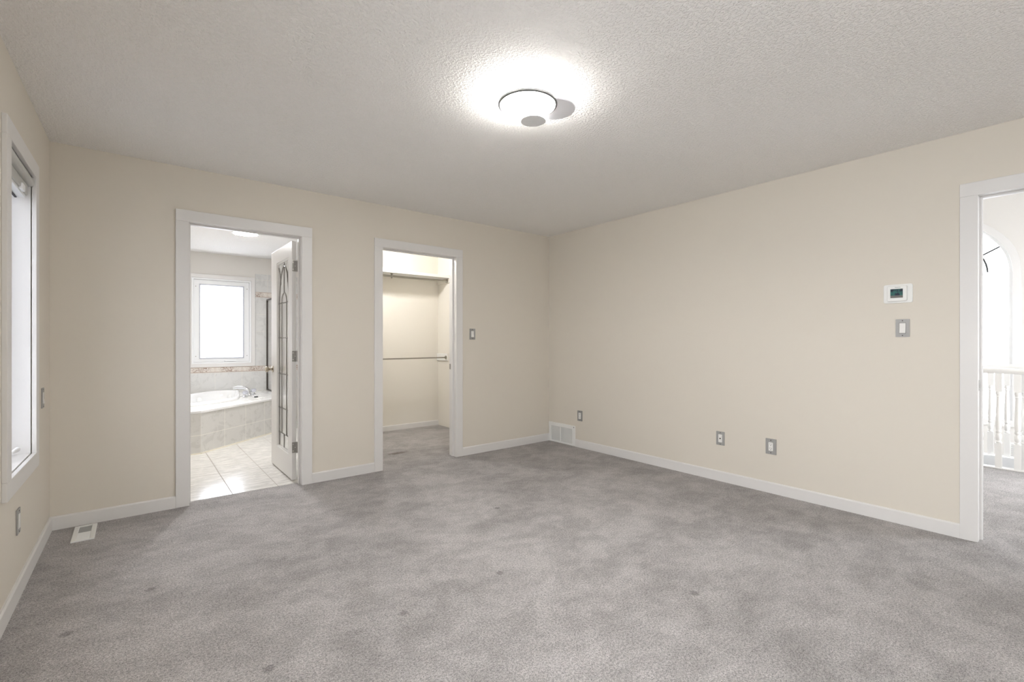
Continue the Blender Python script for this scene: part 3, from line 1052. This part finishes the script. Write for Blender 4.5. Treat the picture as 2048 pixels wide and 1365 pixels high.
plate('light_switch', 'light switch', 'white rocker switch in a steel plate below the thermostat', 'right', -3.328, 1.272, 'rocker', 'steel wall plates')
plate('light_switch', 'light switch', 'white rocker switch in a steel plate beside the closet doorway', 'back', -1.108, 1.262, 'rocker', 'steel wall plates')
plate('light_switch', 'light switch', 'white switch in a steel plate between the tall window and the room corner', 'left', -0.285, 0.858, 'rocker', 'steel wall plates')
plate('wall_outlet', 'wall outlet', 'steel plate with a plain white insert low on the wall under the tall window', 'left', -0.965, 0.350, 'plain', 'steel wall plates')
plate('cable_jack', 'cable jack', 'steel plate with one round coaxial socket low on the long wall', 'right', -2.116, 0.362, 'jack', 'steel wall plates')
plate('wall_outlet', 'wall outlet', 'steel plate with a white two-socket outlet beside the cable jack', 'right', -2.522, 0.363, 'duplex', 'steel wall plates', w=0.078, h=0.121)
plate('wall_outlet', 'wall outlet', 'small steel outlet plate above the white return air grille', 'right', -0.505, 0.353, 'duplex', 'steel wall plates')

# thermostat
th = empty('thermostat')
th.matrix_world = Matrix.Translation((0, -3.305, 1.497)) @ frame_on('right')
tag(th, 'white thermostat with a dark green screen above the switch', 'thermostat')
MB().prism(rrect(-0.075, -0.061, 0.075, 0.061, 0.012, 5), 'x', 0.0, 0.008).build('back_plate', 'white', th, bevel=0.002)
MB().prism(rrect(-0.053, -0.050, 0.049, 0.050, 0.008, 5), 'x', 0.008, 0.026).build('housing', 'white', th, bevel=0.004)
# screen built in world coordinates of the wall so that its print sits upright
sc_ = MB().prism(rect(-3.334, 1.4685, -3.270, 1.5265), 'x', -0.0275, -0.0255).build('screen', 'lcd')
sc_.parent = th
sc_.matrix_parent_inverse = th.matrix_world.inverted()
lt_ = MB()
for k in range(7):
    lt_.box((0.0258, -0.002 + 0.0042 * k - 0.010, 0.0375), (0.0264, 0.0012 + 0.0042 * k - 0.010, 0.0405))
lt_.build('lettering', 'greyletter', th)

# ------------------------------------------------------------------ return air grille in the corner
ga = empty('return_air_grille', (0, -0.2245, 0.0))
tag(ga, 'white return air grille low in the room corner', 'air vent')
y0, y1 = -0.2125, 0.2125
MB().ring(rect(y0, 0.001, y1, 0.230), rect(y0 + 0.044, 0.026, y1 - 0.040, 0.190), 'x', -0.014, -0.0005).build('frame', 'white', ga, bevel=0.003)
MB().box((-0.013, 0.014, 0.026), (-0.003, 0.026, 0.190)).build('divider', 'white', ga)
MB().box((-0.0025, y0 + 0.045, 0.027), (-0.0008, y1 - 0.041, 0.189)).build('duct_opening', 'duct', ga)
lv = MB()
for k in range(20):
    zc = 0.030 + k * 0.0082
    for a, b in ((y0 + 0.044, 0.014), (0.026, y1 - 0.040)):
        lv.prism([(-0.012, zc - 0.001), (-0.011, zc - 0.0015), (-0.0035, zc + 0.0050), (-0.0045, zc + 0.0055)], 'y', a, b)
lv.build('louvers', 'white', ga)
MB().lathe([(0, 0.002), (0.005, 0.002), (0.005, 0)], (-0.014, y0 + 0.015, 0.212), (-1, 0, 0), 10).build('screw', 'bronze', ga)

# ------------------------------------------------------------------ floor register
fr = empty('floor_register', (-4.117, -0.197, 0.0))
tag(fr, 'white metal floor register in the carpet near the room corner', 'air vent')
xa, ya = 0.054, 0.147
MB().ring(rect(-xa, -ya, xa, ya), rect(-xa + 0.024, -ya + 0.012, xa - 0.024, ya - 0.012), 'z', 0.0005, 0.009).build('frame', 'white', fr, bevel=0.003)
MB().box((-xa + 0.025, -ya + 0.013, 0.0005), (xa - 0.025, ya - 0.013, 0.0015)).build('duct_opening', 'duct', fr)
for nm, s0, s1, tilt in (('rear_louvers', 0.004, ya - 0.013, -0.4), ('front_louvers', -ya + 0.013, -0.004, 1)):
    lv = MB()
    n = 13
    for k in range(n):
        yc = s0 + (s1 - s0) * (k + 0.5) / n
        lv.prism([(yc - 0.0045, 0.0055 - tilt * 0.003), (yc + 0.0045, 0.0055 + tilt * 0.003), (yc + 0.0045, 0.0065 + tilt * 0.003), (yc - 0.0045, 0.0065 - tilt * 0.003)], 'x', -xa + 0.024, xa - 0.024)
    lv.build(nm, 'white', fr)
MB().box((-xa + 0.024, -0.004, 0.002), (xa - 0.024, 0.004, 0.0085)).build('center_bar', 'white', fr)

# ------------------------------------------------------------------ hall and foyer beyond the doorway
FX = 4.6
AYC, AZC, AR0, AR1 = -2.797, 2.065, 0.680, 0.756
NA = 24


def foyer_wall():
    m_ = MB()
    y_lo, y_hi, z_lo, z_hi = -6.2, -1.8, -2.7, 3.6
    zb = 0.2
    R = AR0

    def quadbox(ya_, yb_, za_, zb_):
        m_.box((FX, ya_, za_), (FX + 0.16, yb_, zb_))
    quadbox(y_lo, AYC - R, z_lo, z_hi)
    quadbox(AYC + R, y_hi, z_lo, z_hi)
    quadbox(AYC - R, AYC + R, z_lo, zb)
    pts = [(AYC - R, z_hi), (AYC - R, AZC)] + [(AYC - R * math.cos(PI * k / NA), AZC + R * math.sin(PI * k / NA)) for k in range(1, NA)] + [(AYC + R, AZC), (AYC + R, z_hi)]
    m_.prism(pts, 'x', FX, FX + 0.16)
    o_ = m_.build('wall_foyer', 'bath_wall')
    o_['kind'] = 'structure'


foyer_wall()
wall('wall_foyer_left', 'bath_wall', 'y', -1.8, -1.7, T, FX + 0.16, -2.7, 3.6)
wall('wall_foyer_right', 'bath_wall', 'y', -6.3, -6.2, T, FX + 0.16, -2.7, 3.6, [(1.35, 0.1, 3.45, 2.7)])  # opening for the added hall window, out of view
slab('ceiling_foyer', 'ceiling', (T, -6.2, 3.5), (FX, -1.8, 3.6))
slab('floor_foyer', 'floor_tile', (T, -6.2, -2.7), (FX, -1.8, -2.6))

w5 = empty('window_5_added')  # unseen window added to brighten the hall
w5['kind'] = 'structure'
MB().ring(rect(1.35, 0.1, 3.45, 2.7), rect(1.42, 0.17, 3.38, 2.63), 'y', -6.29, -6.21).build('sash_frame', 'vinyl', w5)
MB().box((2.37, -6.28, 0.17), (2.43, -6.22, 2.63)).build('mullion', 'vinyl', w5)
MB().box((1.42, -6.255, 0.17), (3.38, -6.249, 2.63)).build('pane', 'glass', w5)
slab('ground', 'ground', (-30, -30, -3.0), (30, 30, -2.9))

aw = empty('window_4')
aw['kind'] = 'structure'


def arch_poly(R, zb):
    return [(AYC - R, zb)] + [(AYC - R * math.cos(PI * k / NA), AZC + R * math.sin(PI * k / NA)) for k in range(NA + 1)] + [(AYC + R, zb)]


MB().ring(arch_poly(AR1, 0.12), arch_poly(AR0, 0.2), 'x', FX - 0.02, FX).build('casing', 'trim', aw, bevel=0.003)
MB().ring(arch_poly(AR0, 0.2), arch_poly(AR0 - 0.03, 0.23), 'x', FX + 0.01, FX + 0.12).build('sash_frame', 'vinyl', aw)
MB().prism(arch_poly(AR0 - 0.028, 0.232), 'x', FX + 0.095, FX + 0.10).build('pane', 'glass', aw)
for k in (1, 3, 5):
    t = PI * k / 6
    r0, r1 = 0.455, AR0 - 0.03
    MB().tube([(FX + 0.08, AYC - r0 * math.cos(t), AZC + r0 * math.sin(t)), (FX + 0.08, AYC - r1 * math.cos(t), AZC + r1 * math.sin(t))], 0.010, 8).build('muntin', 'dark', aw)
MB().tube([(FX + 0.08, AYC - 0.455 * math.cos(PI * k / 24), AZC + 0.455 * math.sin(PI * k / 24)) for k in range(25)], 0.010, 8).build('arc_muntin', 'dark', aw, smooth=True)
MB().box((FX + 0.07, AYC - AR0 + 0.03, AZC - 0.012), (FX + 0.11, AYC + AR0 - 0.03, AZC + 0.012)).build('transom_bar', 'vinyl', aw)

fb = empty('window_blind', (FX + 0.03, AYC, AZC))
tag(fb, 'white pull shade covering the lower part of the arched foyer window', 'window blind')
MB().box((-0.03, -AR0 + 0.035, -0.032), (0.02, AR0 - 0.035, -0.012)).build('head_rail', 'vinyl', fb, bevel=0.003)
MB().box((0.0, -AR0 + 0.04, -1.80), (0.003, AR0 - 0.04, -0.03)).build('shade_cloth', 'shade', fb)

vg = empty('wall_vent', (FX, -3.57, -0.165))
tag(vg, 'small wall vent seen low between the stair railing balusters', 'air vent')
MB().ring(rect(-0.125, -0.095, 0.125, 0.095), rect(-0.105, -0.075, 0.105, 0.075), 'x', -0.008, -0.0005).build('frame', 'white', vg)
lv = MB()
for k in range(12):
    zc = -0.07 + k * 0.0125
    lv.prism([(-0.007, zc - 0.001), (-0.001, zc + 0.006), (-0.001, zc + 0.0075), (-0.007, zc + 0.0005)], 'y', -0.105, 0.105)
lv.build('louvers', 'ivory', vg)
MB().box((-0.001, -0.105, -0.075), (-0.0005, 0.105, 0.075)).build('duct_opening', 'duct', vg)

# stair railings


def baluster(root, x, y, zt, s=0.0225, zb=0.0):
    m_ = MB()
    k = (zt - zb) / 0.90
    Zf = lambda q: zb + q * k
    m_.box((x - s, y - s, Zf(0.0)), (x + s, y + s, Zf(0.244)))
    m_.box((x - s, y - s, Zf(0.730)), (x + s, y + s, Zf(0.90)))
    prof = [(0.012, 0.240), (0.021, 0.250), (0.021, 0.258), (0.016, 0.266), (0.0225, 0.285), (0.0245, 0.303), (0.0225, 0.322), (0.015, 0.336), (0.021, 0.344), (0.022, 0.356), (0.017, 0.366),
            (0.0215, 0.395), (0.0225, 0.43), (0.020, 0.52), (0.0165, 0.62), (0.0145, 0.672), (0.020, 0.684), (0.0145, 0.694), (0.020, 0.706), (0.021, 0.716), (0.016, 0.734)]
    m_.lathe([(r * s / 0.0225, Zf(h) - zb) for r, h in prof], (x, y, zb), seg=18)
    return m_.build('baluster', 'railpaint', root, smooth=35)


def handrail(root, pts, w=0.034, h=0.048):
    prof = [(-w * 0.7, -h), (w * 0.7, -h), (w, -h * 0.55), (w, -h * 0.3), (w * 0.6, 0.0), (-w * 0.6, 0.0), (-w, -h * 0.3), (-w, -h * 0.55)]
    m_ = MB()
    vs = [[m_.bm.verts.new((p[0] + q[0], p[1], p[2] + q[1])) for q in prof] for p in pts]
    n = len(prof)
    for a, b in zip(vs, vs[1:]):
        for k in range(n):
            m_.bm.faces.new((a[k], a[(k + 1) % n], b[(k + 1) % n], b[k]))
    m_.bm.faces.new(vs[0])
    m_.bm.faces.new(vs[-1][::-1])
    return m_.build('handrail', 'railpaint', root, smooth=50)


r1 = empty('stair_railing', (2.4, -3.5, 0.0))
tag(r1, 'white turned baluster railing at the carpet edge of the hall', 'railing', 'white stair railings')
ys = [-3.55 + 0.122 * k for k in range(-6, 12)]
for yy in ys:
    baluster(r1, 0.0, yy + 3.5, 0.885)
baluster(r1, 0.05, -3.712 + 3.5, 0.885)
handrail(r1, [(0, -1.3, 0.935), (0, 1.2, 0.935)])
MB().box((-0.03, -1.3, 0.0005), (0.045, 1.2, 0.012)).build('shoe_rail', 'railpaint', r1, bevel=0.002)

r2 = empty('stair_railing', (3.1, -3.5, 0.0))
tag(r2, 'second white baluster railing across the stairwell behind the first', 'railing', 'white stair railings')
for k in range(-4, 10):
    yy = -3.549 + 0.118 * k
    baluster(r2, 0.0, yy + 3.5, 0.90 - 0.06 * (yy + 3.5))
handrail(r2, [(0, -0.60, 0.985), (0, -0.30, 0.968), (0, -0.1, 0.953), (0, 0.0, 0.943), (0, 0.2, 0.925), (0, 1.1, 0.90)])
slab('wall_stairwell', 'vinyl', (3.04, -6.2, -2.6), (3.16, -1.8, -0.0005))
